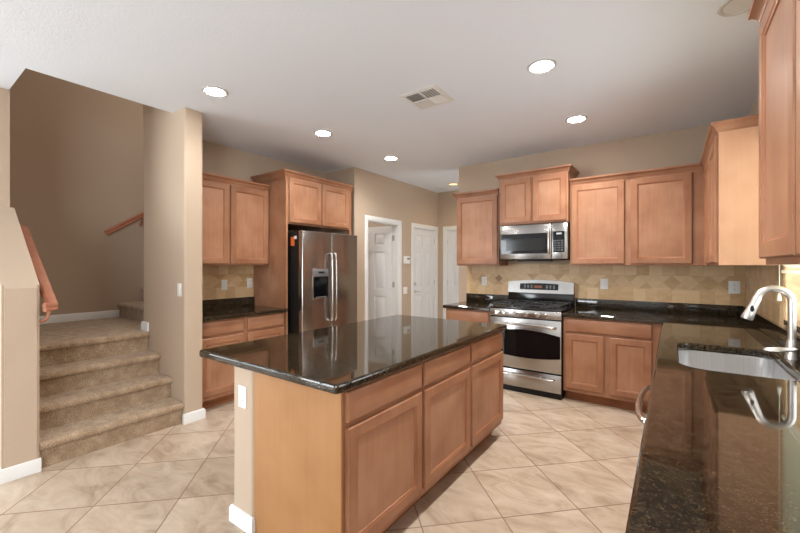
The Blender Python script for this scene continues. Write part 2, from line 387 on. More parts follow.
# unseen rest of the house: rear and family room walls with openings added to let light in
bm = nb()
box(bm, -7.1, -6.8, -4.6, -4.48, 0, HC); box(bm, -4.6, 0.57, -4.6, -4.48, 0, HC); box(bm, -6.8, -4.6, -4.6, -4.48, 2.35, HC)
struct('wall_rear', bm, 'pale_wall', 'off white wall with added patio doors behind the viewpoint', 'wall')
bm = nb()
box(bm, -7.1, -6.98, -4.48, -3.9, 0, HC); box(bm, -7.1, -6.98, -0.5, 0.6, 0, HC); box(bm, -7.1, -6.98, -3.9, -0.5, 0, 0.5); box(bm, -7.1, -6.98, -3.9, -0.5, 2.4, HC)
box(bm, -6.98, -5.77, 0.475, 0.6, 0, HC)
struct('wall_family', bm, 'pale_wall', 'off white far wall of the family room with an added wide window', 'wall')

def window(name, axis, a0, a1, z0, z1, c, label, mull):
    bm = nb(); w = 0.05
    def bx(p0, p1, q0, q1, t=0.03):
        if axis == 'y': box(bm, p0, p1, c-t, c+t, q0, q1, bev=0.004)
        else: box(bm, c-t, c+t, p0, p1, q0, q1, bev=0.004)
    bx(a0, a1, z0, z0+w); bx(a0, a1, z1-w, z1); bx(a0, a0+w, z0, z1); bx(a1-w, a1, z0, z1)
    for m in mull: bx(m-0.03, m+0.03, z0, z1)
    r = struct(name, bm, 'trim', label, 'window')
    g = nb()
    if axis == 'y': box(g, a0+0.02, a1-0.02, c-0.004, c+0.004, z0+0.02, z1-0.02)
    else: box(g, c-0.004, c+0.004, a0+0.02, a1-0.02, z0+0.02, z1-0.02)
    obj('pane', g, 'glass', r); return r
window('window_added_2', 'y', -6.8, -4.6, 0.02, 2.35, -4.54, 'unseen sliding patio doors added behind the viewpoint for daylight', (-5.7,))  # invented opening, placed clear of the appliance reflections
window('window_added_4', 'x', 4.90, 6.20, 0.02, HC, -1.06, 'unseen glazed hall end added to light the hall behind the range', (5.55,))  # replaces the hall end wall so the added fill gets in
window('window_added_3', 'x', -3.9, -0.5, 0.5, 2.4, -7.04, 'unseen wide window added to the family room for daylight', (-2.2,))  # invented opening for the left-hand fill
window('window_added_5', 'x', -3.6, -1.2, 0.6, 2.3, 0.68, 'unseen nook window added on the right wall for light behind the viewpoint', (-2.4,))  # invented opening for the right-hand fill
w1 = window('window_1', 'x', WY0, WY1, WZ0, WZ1, 0.695, 'white framed window over the sink', (2.5,))
bm = nb(); box(bm, 0.562, 0.67, WY1-0.012, WY1-0.001, WZ0, WZ1); box(bm, 0.562, 0.67, WY0+0.001, WY0+0.012, WZ0, WZ1)
part_label(obj('reveal', bm, 'splash_x', w1), 'travertine lined window side')
obj('sill', B(0.555, 0.67, WY0, WY1, WZ0-0.02, WZ0+0.012, bev=0.004), 'granite', w1)

# baseboards
BB = [(0, 0.0), (0.014, 0.0), (0.014, 0.07), (0.008, 0.085), (0, 0.088)]
def baseboard(name, path, label, z=0.0):
    bm = nb(); sweep(bm, path, [(o, h+z) for o, h in BB]); return struct(name, bm, 'trim', label, 'baseboard')
bm = nb(); sweep(bm, [(-3.9, 0.467), (-3.43, 0.467), (-3.43, 0.650)], [(o, h) for o, h in BB]); struct('baseboard_left', bm, 'trim', 'white baseboard around the foot of the half wall', 'baseboard')
bm = nb(); sweep(bm, [(-3.442, 1.57), (-3.43, 1.57), (-3.43, 1.73), (-3.50, 1.73)], BB); struct('baseboard_pillar', bm, 'trim', 'white baseboard around the wall end by the steps', 'baseboard')
bm = nb(); sweep(bm, [(-5.65, 1.795), (-5.65, 0.62)][::-1][::-1], [(-o, h+0.73) for o, h in BB]); struct('baseboard_landing', bm, 'trim', 'white baseboard along the back of the stair landing', 'baseboard')
bm = nb(); sweep(bm, [(-4.302, 1.62), (-4.302, 1.57), (-4.165, 1.57)], [(o, h+0.73) for o, h in BB]); struct('baseboard_stair', bm, 'trim', 'short white baseboard beside the top of the steps', 'baseboard')
bm = nb(); sweep(bm, [(-3.59, 5.29), (-3.59, 5.04)][::-1], [(o, h) for o, h in BB]); struct('baseboard_pantry', bm, 'trim', 'white baseboard between the two hall doors', 'baseboard')

# backsplash
def splash(name, x0, x1, y0, y1, z0, z1, mat, label):
    return struct(name, B(x0, x1, y0, y1, z0, z1), mat, label, 'backsplash')
sb = splash('backsplash_back', -2.285, 0.568, 4.747, 4.759, 0.994, 1.40, 'splash_x', 'tan travertine tile splash with diamond band behind the range')
bm = nb(); cx, cz, h = -1.83, 1.212, 0.05
loops(bm, [[(cx-h, y, cz), (cx, y, cz-h), (cx+h, y, cz), (cx, y, cz+h)] for y in (4.748, 4.7425)])
part_label(obj('accent_tile', bm, simple('brown accent stone', lin(160, 124, 88), 0.45), sb), 'small brown diamond tile')
splash('backsplash_right', 0.556, 0.568, WY1, 4.746, 0.994, 1.40, 'splash_y', 'tan travertine tile splash on the window wall')
splash('backsplash_left', -4.168, -4.156, 1.732, 2.708, 0.994, 1.40, 'splash_y', 'tan travertine tile splash under the left wall cabinet')

# ------------------------------------------------------------------ six panel doors
def six_panel(bm, W, H, T=0.035):
    """local: x 0..W, z 0..H, front at y=0, back at y=T"""
    box(bm, 0.001, W-0.001, 0.011, T-0.011, 0.001, H-0.001)
    s = 0.105; mx = W/2
    rails = [0, 0.22, 0.86, 0.98, 1.60, 1.70, H-0.11, H]
    for yy0, yy1 in ((0, 0.0125), (T-0.0125, T)):
        box(bm, 0, s, yy0, yy1, 0, H); box(bm, W-s, W, yy0, yy1, 0, H)
        for a, b in ((0.22, 0.86), (0.98, 1.60), (1.70, H-0.11)): box(bm, mx-0.05, mx+0.05, yy0, yy1, a, b)
        for a, b in ((0, 0.22), (0.86, 0.98), (1.60, 1.70), (H-0.11, H)): box(bm, s, W-s, yy0, yy1, a, b)
        for a, b in ((0.22, 0.86), (0.98, 1.60), (1.70, H-0.11)):
            for x0, x1 in ((s, mx-0.05), (mx+0.05, W-s)):
                m = 0.022
                if yy0 == 0: rr = [rect(x0+m, x1-m, a+m, b-m, 0, 0.0115), rect(x0+m, x1-m, a+m, b-m, 0.022, 0.003)]
                else: rr = [rect(x0+m, x1-m, a+m, b-m, 0, T-0.0115), rect(x0+m, x1-m, a+m, b-m, 0.022, T-0.003)]
                loops(bm, rr)
CAS = [(0, 0), (0, 0.016), (0.02, 0.018), (0.055, 0.012), (0.066, 0.006), (0.066, 0)]
def door(name, origin, rz, W, open_deg, hinge, label, lever=False):
    """local frame: x along the wall, -y toward the viewer's room; opening x 0..W; wall thickness 0.12 behind y=0"""
    r = bpy.data.objects.new(name, None); COL.objects.link(r); r.location = origin; r.rotation_euler = (0, 0, rz)
    tag(r, label, 'door', kind='structure')
    H = 2.04
    bm = nb()
    o_, i_ = 0.066, 0.004
    rings = []
    for d_, y_ in ((i_, -0.001), (i_, -0.010), (-0.012, -0.014), (-0.05, -0.017), (-o_, -0.012), (-o_, -0.001)):
        rings.append([(d_, y_, 0.0), (d_, y_, H-d_), (W-d_, y_, H-d_), (W-d_, y_, 0.0)])
    RV = [[bm.verts.new(p) for p in r_] for r_ in rings]
    for a_, b_ in zip(RV, RV[1:]+RV[:1]):
        for k in range(3): bm.faces.new((a_[k], a_[k+1], b_[k+1], b_[k]))
    for k in (0, 3): bm.faces.new([r_[k] for r_ in RV])
    obj('casing', bm, 'trim', r, local=True)
    bm = nb(); box(bm, 0.001, 0.016, -0.0005, 0.119, 0, H-0.0155); box(bm, W-0.016, W-0.001, -0.0005, 0.119, 0, H-0.0155); box(bm, 0.001, W-0.001, -0.0005, 0.119, H-0.015, H+0.004)
    obj('jamb', bm, 'trim', r, local=True)
    sw = W-0.038
    bm = nb(); six_panel(bm, sw, H-0.028)
    if open_deg:
        # hinge at the right end, inner side of the wall: swings away
        bm.transform(Matrix.Translation((-sw, -0.035, 0)))
        bm.transform(Matrix.Rotation(-math.radians(open_deg), 4, 'Z'))
        bm.transform(Matrix.Translation((W-0.020, 0.118, 0.01)))
    else:
        bm.transform(Matrix.Translation((0.019, 0.02, 0.01)))
    obj('slab', bm, 'door', r, local=True)
    for z in (0.25, 1.02, 1.78):
        bm = nb()
        if open_deg: tube(bm, [(W-0.014, 0.122, z), (W-0.014, 0.122, z+0.09)], 0.006, 10); box(bm, W-0.0165, W-0.0145, 0.075, 0.118, z, z+0.09)
        else:
            hx = 0.014 if hinge == 'left' else W-0.014
            tube(bm, [(hx, 0.014, z), (hx, 0.014, z+0.09)], 0.006, 10)
        obj('hinge', bm, 'brass', r, local=True)
    if lever:
        bm = nb(); lathe(bm, [(0.028, 0.022), (0.028, 0.012), (0.022, 0.006), (0.0, 0.006)][:3], (0.075, 0, 0.93), 20, 'y')
        tube(bm, [(0.075, 0.015, 0.93), (0.075, -0.035, 0.93), (0.085, -0.042, 0.93), (0.18, -0.042, 0.928)], 0.009, 10)
        obj('door_handle', bm, 'nickel', r, local=True)
        bm = nb(); lathe(bm, [(0.028, 0.022), (0.028, 0.006), (0.02, -0.004)], (0.075, 0, 1.06), 20, 'y')
        obj('deadbolt', bm, 'nickel', r, local=True)
    return r
door('door_1', (-3.59, D1[0], 0), PI/2, D1[1]-D1[0], 84, 'right', 'white six-panel door standing ajar nearest the refrigerator')
door('door_2', (-3.59, D2[0], 0), PI/2, D2[1]-D2[0], 0, 'right', 'closed white panel door with lever and deadbolt', lever=True)
door('door_3', (D3[0], 6.20, 0), 0, D3[1]-D3[0], 0, 'left', 'white door at the hall end half hidden by the back wall')

# ------------------------------------------------------------------ staircase
def step_profile(x_front, x_back, z0, z1):
    r = 0.028; pts = [(x_back, z0), (x_front-0.012, z0), (x_front-0.012, z1-0.055)]
    for k in range(9):
        a = -PI/2 + PI*k/8
        pts.append((x_front + 0.006 + r*math.cos(a)*0.8 - 0.006, z1-r+r*math.sin(a)))
    pts.append((x_back, z1)); return pts
st = thing('staircase', 'brown carpeted staircase of four steps up to a landing', 'stairs', (-3.45, 1.1, 0))
nose = [-3.455, -3.675, -3.915, -4.157]; RISE = 0.1825
for i in range(4):
    bm = nb(); back = nose[i+1]-0.03 if i < 3 else -5.648
    if i < 3: extrude_y(bm, step_profile(nose[i], back, 0.0 if i == 0 else RISE*i-0.03, RISE*(i+1)), 0.649, 1.566)
    else:
        extrude_y(bm, step_profile(nose[i], -4.302, RISE*3-0.03, RISE*4), 0.649, 1.566)
        box(bm, -5.648, -4.302, 0.623, 1.83, RISE*3, RISE*4)
    obj('step' if i < 3 else 'landing', bm, 'carpet', st)
for k in range(7):
    bm = nb(); y0 = 1.80+0.25*k; z1 = 0.73+RISE*(k+1)
    prof = step_profile(0, -0.30, -RISE-0.02, 0.0)
    loops(bm, [[(x, y0-px, z1+pz) for px, pz in prof] for x in (-5.646, -4.304)])
    obj('step', bm, 'carpet', st)

def handrail(name, label, pts, brackets, ret):
    t = thing(name, label, 'handrail', pts[0])
    bm = nb(); w, h = 0.027, 0.03
    P = [Vector(p) for p in pts]; rings = []
    for i, p in enumerate(P):
        d = (P[min(i+1, len(P)-1)]-P[max(i-1, 0)]).normalized()
        s = d.cross(Vector((0, 0, 1))).normalized(); u = s.cross(d).normalized()
        k = 1.0
        if 0 < i < len(P)-1:
            d1 = (P[i]-P[i-1]).normalized(); k = 1/max(0.5, d1.dot(d))
        shape = [(-1, -0.7), (-0.8, -1), (0.8, -1), (1, -0.7), (0.72, -0.1), (0.95, 0.35), (0.7, 0.85), (0, 1.0), (-0.7, 0.85), (-0.95, 0.35), (-0.72, -0.1)]
        rings.append([tuple(p + s*a*w*k + u*b*h) for a, b in shape])
    loops(bm, rings); obj('rail', bm, 'rail', t)
    for b in brackets:
        bm = nb(); tube(bm, curve_pts([b[0], b[1], b[2]], 6), 0.011, 10); obj('bracket', bm, 'rail', t)
    return t
RY = 0.698
handrail('handrail', 'reddish wood handrail on the half wall beside the steps',
    [(-4.36, 0.652, 1.66), (-4.36, RY, 1.66), (-4.33, RY, 1.648), (-3.37, RY, 1.075), (-3.345, RY, 1.06), (-3.345, RY-0.03, 1.06), (-3.345, 0.60, 1.06)] if False else
    [(-4.37, 0.653, 1.685), (-4.36, RY, 1.682), (-3.36, RY, 1.10), (-3.352, 0.652, 1.098)],
    [((-3.47, 0.648, 0.99), (-3.47, 0.69, 1.02), (-3.47, RY, 1.15)), ((-4.10, 0.648, 1.40), (-4.10, 0.69, 1.43), (-4.10, RY, 1.52))], True)
handrail('handrail', 'dark wood handrail high on the stairwell back wall',
    [(-5.585, 1.64, 1.77), (-5.585, 2.75, 2.53)],
    [((-5.645, 2.02, 1.90), (-5.60, 2.02, 1.91), (-5.585, 2.02, 2.02)), ((-5.645, 2.65, 2.34), (-5.60, 2.65, 2.35), (-5.585, 2.65, 2.45))], False)

# ------------------------------------------------------------------ cabinets
def add_door(root, x0, x1, z0, z1, yf=-0.02):
    bm = nb(); T = 0.019
    loops(bm, [rect(x0, x1, z0, z1, 0, yf+T), rect(x0, x1, z0, z1, 0, yf+0.004), rect(x0, x1, z0, z1, 0.004, yf),
               rect(x0, x1, z0, z1, 0.054, yf), rect(x0, x1, z0, z1, 0.058, yf+0.004), rect(x0, x1, z0, z1, 0.064, yf+0.006), rect(x0, x1, z0, z1, 0.067, yf+0.011),
               rect(x0, x1, z0, z1, 0.067, yf+T)], closed=True)
    bm.verts.ensure_lookup_table()
    ins = lambda v: min(v.co.x-x0, x1-v.co.x, v.co.z-z0, z1-v.co.z)
    for f in bm.faces:
        q = [ins(v) for v in f.verts]
        if min(q) > 0.053 and max(v.co.y for v in f.verts) < yf+T-0.001: f.material_index = 1
    d = obj('door', bm, 'frame', root, local=True); d.data.materials.append(M['glaze'])
    obj('panel', B(x0+0.066, x1-0.066, yf+0.0105, yf+0.017, z0+0.066, z1-0.066), 'wood', d, local=True)
    return d
def add_drawer(root, x0, x1, z0, z1, yf=-0.02):
    bm = nb(); loops(bm, [rect(x0, x1, z0, z1, 0, yf+0.019), rect(x0, x1, z0, z1, 0, yf+0.006), rect(x0, x1, z0, z1, 0.003, yf+0.003), rect(x0, x1, z0, z1, 0.011, yf)])
    return obj('drawer', bm, 'woodh', root, local=True)
CROWN = [(-0.003, -0.008), (0.004, -0.008), (0.006, 0.004), (0.012, 0.008), (0.016, 0.020), (0.028, 0.034), (0.036, 0.038), (0.038, 0.052), (-0.003, 0.052)]
def crown(root, path, z, k=1.18):
    bm = nb(); sweep(bm, path, [(o*k, z+h*k) for o, h in CROWN]); return obj('crown', bm, 'woodh', root, local=True)
CT = ZC-0.041  # top of base cabinets
def base_cabinet(label, loc, rz, W, D, fronts, group=None, hollow=False):
    t = thing('base_cabinet', label, 'cabinet', loc, rz, group)
    if hollow:
        bm = nb(); loops(bm, [[(0, 0, 0.10), (W, 0, 0.10), (W, D, 0.10), (0, D, 0.10)], [(0, 0, CT-0.003), (W, 0, CT-0.003), (W, D, CT-0.003), (0, D, CT-0.003)],
            [(0.018, 0.018, CT-0.003), (W-0.018, 0.018, CT-0.003), (W-0.018, D-0.018, CT-0.003), (0.018, D-0.018, CT-0.003)], [(0.018, 0.018, 0.12), (W-0.018, 0.018, 0.12), (W-0.018, D-0.018, 0.12), (0.018, D-0.018, 0.12)]])
    else: bm = B(0, W, 0, D, 0.10, CT, bev=0.0015, seg=1)
    obj('body', bm, 'frame', t, local=True)
    obj('toe_kick', B(0.002, W-0.002, 0.08, D, 0.0, 0.0995), 'kick', t, local=True)
    for f in fronts: (add_door if f[0] == 'door' else add_drawer)(t, *f[1:])
    return t
DZ = (0.14, 0.685); WZ = (0.71, 0.838)
# left run, below the left wall cabinet: faces +x
base_cabinet('maple base cabinet with two drawers beside the tall refrigerator panel', (-3.55, 1.735, 0), PI/2, 0.97, 0.60,
    [('drawer', 0.02, 0.465, *WZ), ('drawer', 0.505, 0.95, *WZ), ('door', 0.02, 0.465, *DZ), ('door', 0.505, 0.95, *DZ)])
# back run
base_cabinet('narrow maple base cabinet left of the range', (-2.262, 4.115, 0), 0, 0.58, 0.63,
    [('drawer', 0.02, 0.56, *WZ), ('door', 0.02, 0.275, *DZ), ('door', 0.305, 0.56, *DZ)])
base_cabinet('maple base cabinet with one drawer and two doors right of the range', (-0.902, 4.115, 0), 0, 0.86, 0.63,
    [('drawer', 0.025, 0.755, *WZ), ('door', 0.025, 0.37, *DZ), ('door', 0.415, 0.755, *DZ)])
# right run: faces -x ; local x runs toward -y
base_cabinet('maple sink cabinet under the stainless sink', (-0.035, 4.11, 0), -PI/2, 1.905, 0.59,
    [('drawer', 0.94, 1.86, *WZ), ('door', 0.94, 1.385, *DZ), ('door', 1.415, 1.86, *DZ), ('door', 0.06, 0.88, *DZ), ('drawer', 0.06, 0.88, *WZ)], hollow=True)
base_cabinet('maple base cabinet at the near end of the sink counter', (-0.035, 1.59, 0), -PI/2, 1.12, 0.59,
    [('drawer', 0.02, 0.54, *WZ), ('drawer', 0.58, 1.10, *WZ), ('door', 0.02, 0.54, *DZ), ('door', 0.58, 1.10, *DZ)])
# island: faces +x
isl = ['maple island cabinet at the near corner with a plain end panel', 'middle maple island cabinet between its two neighbours', 'maple island cabinet at the end nearest the range']
for i, lab in enumerate(isl):
    y0 = 1.147+0.606*i
    t = base_cabinet(lab, (-1.12, y0, 0), PI/2, 0.604, 0.617, [('drawer', 0.012 if i == 0 else 0.015, 0.592, *WZ), ('door', 0.012 if i == 0 else 0.015, 0.592, *DZ)], 'island cabinets')
    if i == 0:
        part_label(obj('end_panel', B(0.0-0.012, -0.0005, -0.001, 0.618, 0, CT, bev=0.002, seg=1), 'veneer', t, local=True), 'plain veneered end panel')
struct('wall_island', B(-1.922, -1.738, 1.128, 2.96, 0, CT, bev=0.02, seg=4, edges='z'), 'wall', 'short tan wall supporting the island overhang', 'wall')
bm = nb(); sweep(bm, [(-1.922, 2.95), (-1.922, 1.128), (-1.738, 1.128), (-1.738, 1.133)][::-1][::-1], [(-o, h) for o, h in BB] if False else BB)
struct('baseboard_island', bm, 'trim', 'white baseboard around the island short wall', 'baseboard')

def wall_cabinet(label, loc, rz, W, D, H, doors, crown_path, group=None, dz=(0.02, None), left_mat=None):
    t = thing('wall_cabinet', label, 'cabinet', loc, rz, group)
    obj('body', B(0, W, 0, D, 0.0, H, bev=0.0015, seg=1), 'frame', t, local=True)
    for x0, x1 in doors: add_door(t, x0, x1, dz[0], dz[1] if dz[1] else H-0.03)
    if crown_path: crown(t, crown_path, H-0.052+0.035)
    return t
UB, UH = 1.375, 0.893    # bottom, height: crown top near 2.30
W = 0.972
wall_cabinet('two door maple wall cabinet above the left counter', (-3.85, 1.735, UB), PI/2, W, 0.315, UH,
    [(0.015, 0.478), (0.494, 0.957)], [(0, 0), (W, 0), ], dz=(0.018, None))
W = 0.572
wall_cabinet('single door maple wall cabinet left of the microwave', (-2.283, 4.44, UB), 0, W, 0.315, UH, [(0.015, 0.556)], [(0, 0.315), (0, 0), (W, 0)], dz=(0.018, None))
W = 0.768
wall_cabinet('tall crowned maple cabinet directly above the microwave', (-1.678, 4.37, 1.852), 0, W, 0.385, 0.56,
    [(0.018, 0.372), (0.396, 0.75)], [(0, 0.385), (0, 0), (W, 0), (W, 0.385)])
W = 1.158
wall_cabinet('wide two door maple wall cabinet right of the microwave', (-0.905, 4.44, UB), 0, W, 0.315, UH, [(0.018, 0.514), (0.569, 1.056)], [(0, 0), (W-0.02, 0)], dz=(0.018, None))
W = 1.185
t = wall_cabinet('maple corner wall cabinet with pale end panel beside the window', (0.25, 4.435, UB), -PI/2, W, 0.305, UH, [(0.16, 0.645), (0.675, 1.176)], [(0.02, 0), (W, 0), (W, 0.305)], dz=(0.018, None))
part_label(obj('end_panel', B(W, W+0.006, -0.001, 0.305, 0, UH, bev=0.001, seg=1), 'pale', t, local=True), 'pale flat end panel')
W = 1.0
wall_cabinet('maple wall cabinet nearest the viewpoint in front of the window', (0.275, 1.88, UB), -PI/2, W, 0.29, UH, [(0.004, 0.488), (0.512, 0.99)], [(0, 0.29), (0, 0), (W, 0), (W, 0.29)], dz=(0.022, UH-0.03))
# refrigerator surround
W = 1.085
t = wall_cabinet('maple cabinet over the refrigerator with a tall side panel', (-3.55, 2.713, 1.852), PI/2, W, 0.612, 0.56, [(0.045, 0.525), (0.545, 1.02)], [(0, 0.612), (0, 0), (W, 0)])
t['category'] = 'cabinet'
part_label(obj('side_panel', B(-0.0005, 0.024, -0.012, 0.612, -1.852, 0.5), 'wood', t, local=True), 'tall plain side panel')
obj('filler_strip', B(W-0.04, W, -0.003, 0.02, -1.852, 0.0), 'wood', t, local=True)

# ------------------------------------------------------------------ granite worktops
def slab_mesh(polys, z0, z1, bev=0.011):
    cu = bpy.data.curves.new('outline', 'CURVE'); cu.dimensions = '2D'; cu.fill_mode = 'BOTH'
    cu.extrude = (z1-z0)/2-bev; cu.bevel_depth = bev; cu.bevel_resolution = 2; cu.offset = -bev
    for poly in polys:
        s = cu.splines.new('POLY'); s.points.add(len(poly)-1); s.use_cyclic_u = True
        for p, (x, y) in zip(s.points, poly): p.co = (x, y, 0, 1)
    o = bpy.data.objects.new('outline', cu); COL.objects.link(o)
    dg = bpy.context.evaluated_depsgraph_get(); me = bpy.data.meshes.new_from_object(o.evaluated_get(dg))
    bm = nb(); bm.from_mesh(me); bm.transform(Matrix.Translation((0, 0, (z0+z1)/2)))
    bpy.data.objects.remove(o); bpy.data.curves.remove(cu); bpy.data.meshes.remove(me)
    bmesh.ops.remove_doubles(bm, verts=bm.verts[:], dist=1e-5)
    return bm
def rrect(x0, x1, y0, y1, r, n=6, rf=None):
    out = []
    f = rf or r
    for cx, cy, a0, q in ((x1-r, y0+r, -PI/2, r), (x1-r, y1-r, 0, r), (x0+r, y1-r, PI/2, r), (x0+f, y0+f, PI, f)):
        for k in range(n+1):
            a = a0+PI/2*k/n; out.append((cx+q*math.cos(a), cy+q*math.sin(a)))
    return out
def worktop(label, polys, upstands, loc):
    t = thing('worktop', label, 'countertop', loc)
    obj('slab', slab_mesh(polys, ZC-0.04, ZC), 'granite', t, sharp=8)
    for u in upstands: obj('upstand', B(*u, ZC+0.0005, 0.998, bev=0.003), 'granite', t)
    return t
worktop('polished dark granite island top reflecting the white doors', [rrect(-2.19, -1.085, 1.075, 3.01, 0.02)], [], (-1.64, 2.04, CT))
worktop('dark granite counter under the left wall cabinet', [[(-4.154, 1.735), (-3.505, 1.735), (-3.505, 2.708), (-4.154, 2.708)]], [(-4.154, -4.134, 1.737, 2.706)], (-3.83, 2.2, CT))
worktop('small dark granite counter left of the range', [[(-2.285, 4.075), (-1.683, 4.075), (-1.683, 4.744), (-2.285, 4.744)]], [(-2.284, -1.684, 4.724, 4.744)], (-1.98, 4.4, CT))
SK = (0.03, 0.455, 2.24, 2.945)
worktop('long L-shaped dark granite counter holding the sink',
    [[(-0.903, 4.075), (-0.07, 4.075), (-0.07, 0.46), (0.554, 0.46), (0.554, 4.744), (-0.903, 4.744)], rrect(*SK, 0.07, 10, 0.12)[::-1]],
    [(-0.902, 0.553, 4.724, 4.744), (0.534, 0.554, 0.47, 4.723)], (0.25, 2.6, CT))

# sink and faucet
t = thing('sink', 'undermount stainless steel sink basin below the window', 'sink', (0.24, 2.59, 0.66))
bm = nb(); zt = CT-0.0015
def rr(d, z, r): return [(x, y, z) for x, y in rrect(SK[0]+d, SK[1]-d, SK[2]+d, SK[3]-d, r, 10, r+0.05)]
loops(bm, [rr(-0.014, zt-0.002, 0.08), rr(-0.014, zt, 0.08), rr(-0.004, zt, 0.07), rr(0.0, zt-0.004, 0.07), rr(0.006, zt-0.16, 0.07), rr(0.016, zt-0.185, 0.06), rr(0.04, zt-0.195, 0.05), rr(0.16, zt-0.199, 0.03)], cap0=False)
rim = bm
obj('basin', rim, 'sink', t)
bm = nb(); lathe(bm, [(0.045, -0.004), (0.045, 0.004), (0.035, 0.005), (0.03, 0.001)], (0.24, 2.62, zt-0.1985), 24); obj('drain', bm, 'chrome', t)
FX, FY = 0.50, 2.75
t = thing('faucet', 'brushed nickel gooseneck faucet with pull-down spray head', 'faucet', (FX, FY, ZC))
bm = nb(); lathe(bm, [(0.0, 0.0), (0.030, 0.0005), (0.030, 0.006), (0.026, 0.018), (0.024, 0.05), (0.022, 0.085), (0.017, 0.10), (0.0, 0.10)][1:7], (FX, FY, ZC), 28); obj('base', bm, 'nickel', t)
R = 0.066; zA = ZC+0.375-R-0.016; pts = [(FX, FY, ZC+0.09), (FX, FY, ZC+0.18), (FX, FY, zA-0.02)]
for k in range(0, 15): a = PI*k/14*0.92; pts.append((FX-R+R*math.cos(a), FY, zA+R*math.sin(a)))
e = Vector(pts[-1]); dirv = (Vector(pts[-1])-Vector(pts[-2])).normalized()
bm = nb(); tube(bm, pts, 0.0165, 18); obj('neck', bm, 'nickel', t)
bm = nb(); h0 = e-dirv*0.004
tube(bm, [h0, h0+dirv*0.012, h0+dirv*0.04, h0+dirv*0.095, h0+dirv*0.122, h0+dirv*0.130], 0, 20, [0.0165, 0.019, 0.0195, 0.0235, 0.027, 0.0245]); sh = obj('spray_head', bm, 'nickel', t)
bm = nb(); c = h0+dirv*0.065+Vector((-0.002, -0.0205, 0)); tube(bm, [c+Vector((0, 0, -0.018)), c+Vector((0, -0.002, -0.012)), c+Vector((0, -0.003, 0)), c+Vector((0, -0.001, 0.014))], 0, 12, [0.004, 0.008, 0.009, 0.004]); obj('spray_button', bm, 'black', sh)
bm = nb(); ring = []
for k in range(25): a = 2*PI*k/24; ring.append((FX-0.055+0.058*math.cos(a), FY-0.075+0.026*math.sin(a), ZC+0.055+0.006*math.cos(a)))
tube(bm, ring, 0.0065, 10); tube(bm, [(FX, FY-0.015, ZC+0.055), (FX-0.005, FY-0.055, ZC+0.06)], 0.010, 12); obj('lever', bm, 'nickel', t)
# blind in the sink window
t = thing('window_blind', 'white slatted blind half lowered in the sink window', 'blind', (0.555, 2.58, WZ1))
obj('headrail', B(0.538, 0.568, WY0+0.002, WY1-0.013, WZ1-0.035, WZ1+0.01, bev=0.003), 'blind', t)
bm = nb(); z = 1.37
while z < WZ1-0.06:
    a = math.radians(-35); dx, dz = 0.015*math.cos(a), 0.015*math.sin(a)
    loops(bm, [[(0.555-dx, y, z-dz), (0.555+dx, y, z+dz), (0.555+dx, y, z+dz+0.002), (0.555-dx, y, z-dz+0.002)] for y in (WY0+0.004, WY1-0.014)]); z += 0.029
obj('slats', bm, 'blind', t)
obj('bottom_rail', B(0.542, 0.568, WY0+0.004, WY1-0.014, 1.325, 1.345, bev=0.003), 'blind', t)
bm = nb(); tube(bm, [(0.532, WY1-0.03, WZ1-0.03), (0.532, WY1-0.03, 1.6), (0.532, WY1-0.03, 1.20)], 0.0025, 8); cdo = obj('cord', bm, 'blind', t)
bm = nb(); lathe(bm, [(0.003, 0.05), (0.008, 0.035), (0.011, 0.004), (0.006, 0.0)], (0.532, WY1-0.03, 1.155), 14); obj('tassel', bm, 'blind', cdo)

# ------------------------------------------------------------------ dishwasher
t = thing('dishwasher', 'dishwasher with a bowed steel handle under the sink counter', 'dishwasher', (-0.035, 1.92, 0))
obj('body', B(-0.03, 0.55, 1.598, 2.197, 0.03, CT-0.002), 'black', t)
obj('door', B(-0.058, -0.032, 1.60, 2.195, 0.11, 0.848, bev=0.005), 'steel', t)
bm = nb(); tube(bm, curve_pts([(-0.056, 2.17, 0.79), (-0.085, 2.16, 0.79), (-0.105, 2.08, 0.79), (-0.115, 1.92, 0.79), (-0.105, 1.76, 0.79), (-0.085, 1.68, 0.79), (-0.056, 1.67, 0.79)], 6), 0.012, 12); obj('handle', bm, 'chrome', t)

# ------------------------------------------------------------------ refrigerator
t = thing('refrigerator', 'stainless side by side refrigerator with water dispenser', 'refrigerator', (-3.75, 3.22, 0))
FY0, FYM, FY1, FXF = 2.772, 3.216, 3.68, -3.33
obj('body', B(-4.10, -3.405, FY0+0.004, FY1-0.004, 0.02, 1.755, bev=0.006), 'black', t)
def fdoor(y0, y1, nm):
    return obj(nm, B(-3.40, FXF, y0, y1, 0.10, 1.768, bev=0.012, seg=3), 'steel', t, sharp=22)
d1 = fdoor(FY0, FYM-0.003, 'door'); part_label(d1, 'freezer door with dispenser'); d2 = fdoor(FYM+0.003, FY1, 'door')
obj('toe_grille', B(-3.46, -3.41, FY0+0.01, FY1-0.01, 0.015, 0.095, bev=0.003), 'black', t)
for nm, y, d in (('handle', FYM-0.032, d1), ('handle', FYM+0.032, d2)):
    bm = nb(); tube(bm, curve_pts([(FXF-0.002, y, 1.515), (FXF+0.036, y, 1.505), (FXF+0.048, y, 1.38), (FXF+0.051, y, 1.12), (FXF+0.048, y, 0.86), (FXF+0.036, y, 0.735), (FXF-0.002, y, 0.725)], 7), 0.013, 12)
    obj(nm, bm, 'chrome', d)
ds = nb(); y0, y1 = 2.918, 3.166
box(ds, FXF-0.002, FXF+0.005, y0, y1, 0.985, 1.345, bev=0.003); dsp = obj('dispenser', ds, 'steel', t)
obj('recess', B(FXF+0.003, FXF+0.0065, y0+0.014, y1-0.014, 1.0, 1.245), 'bglass', dsp)
obj('control_panel', B(FXF+0.003, FXF+0.010, y0+0.010, y1-0.010, 1.248, 1.335, bev=0.002), 'grey', dsp)
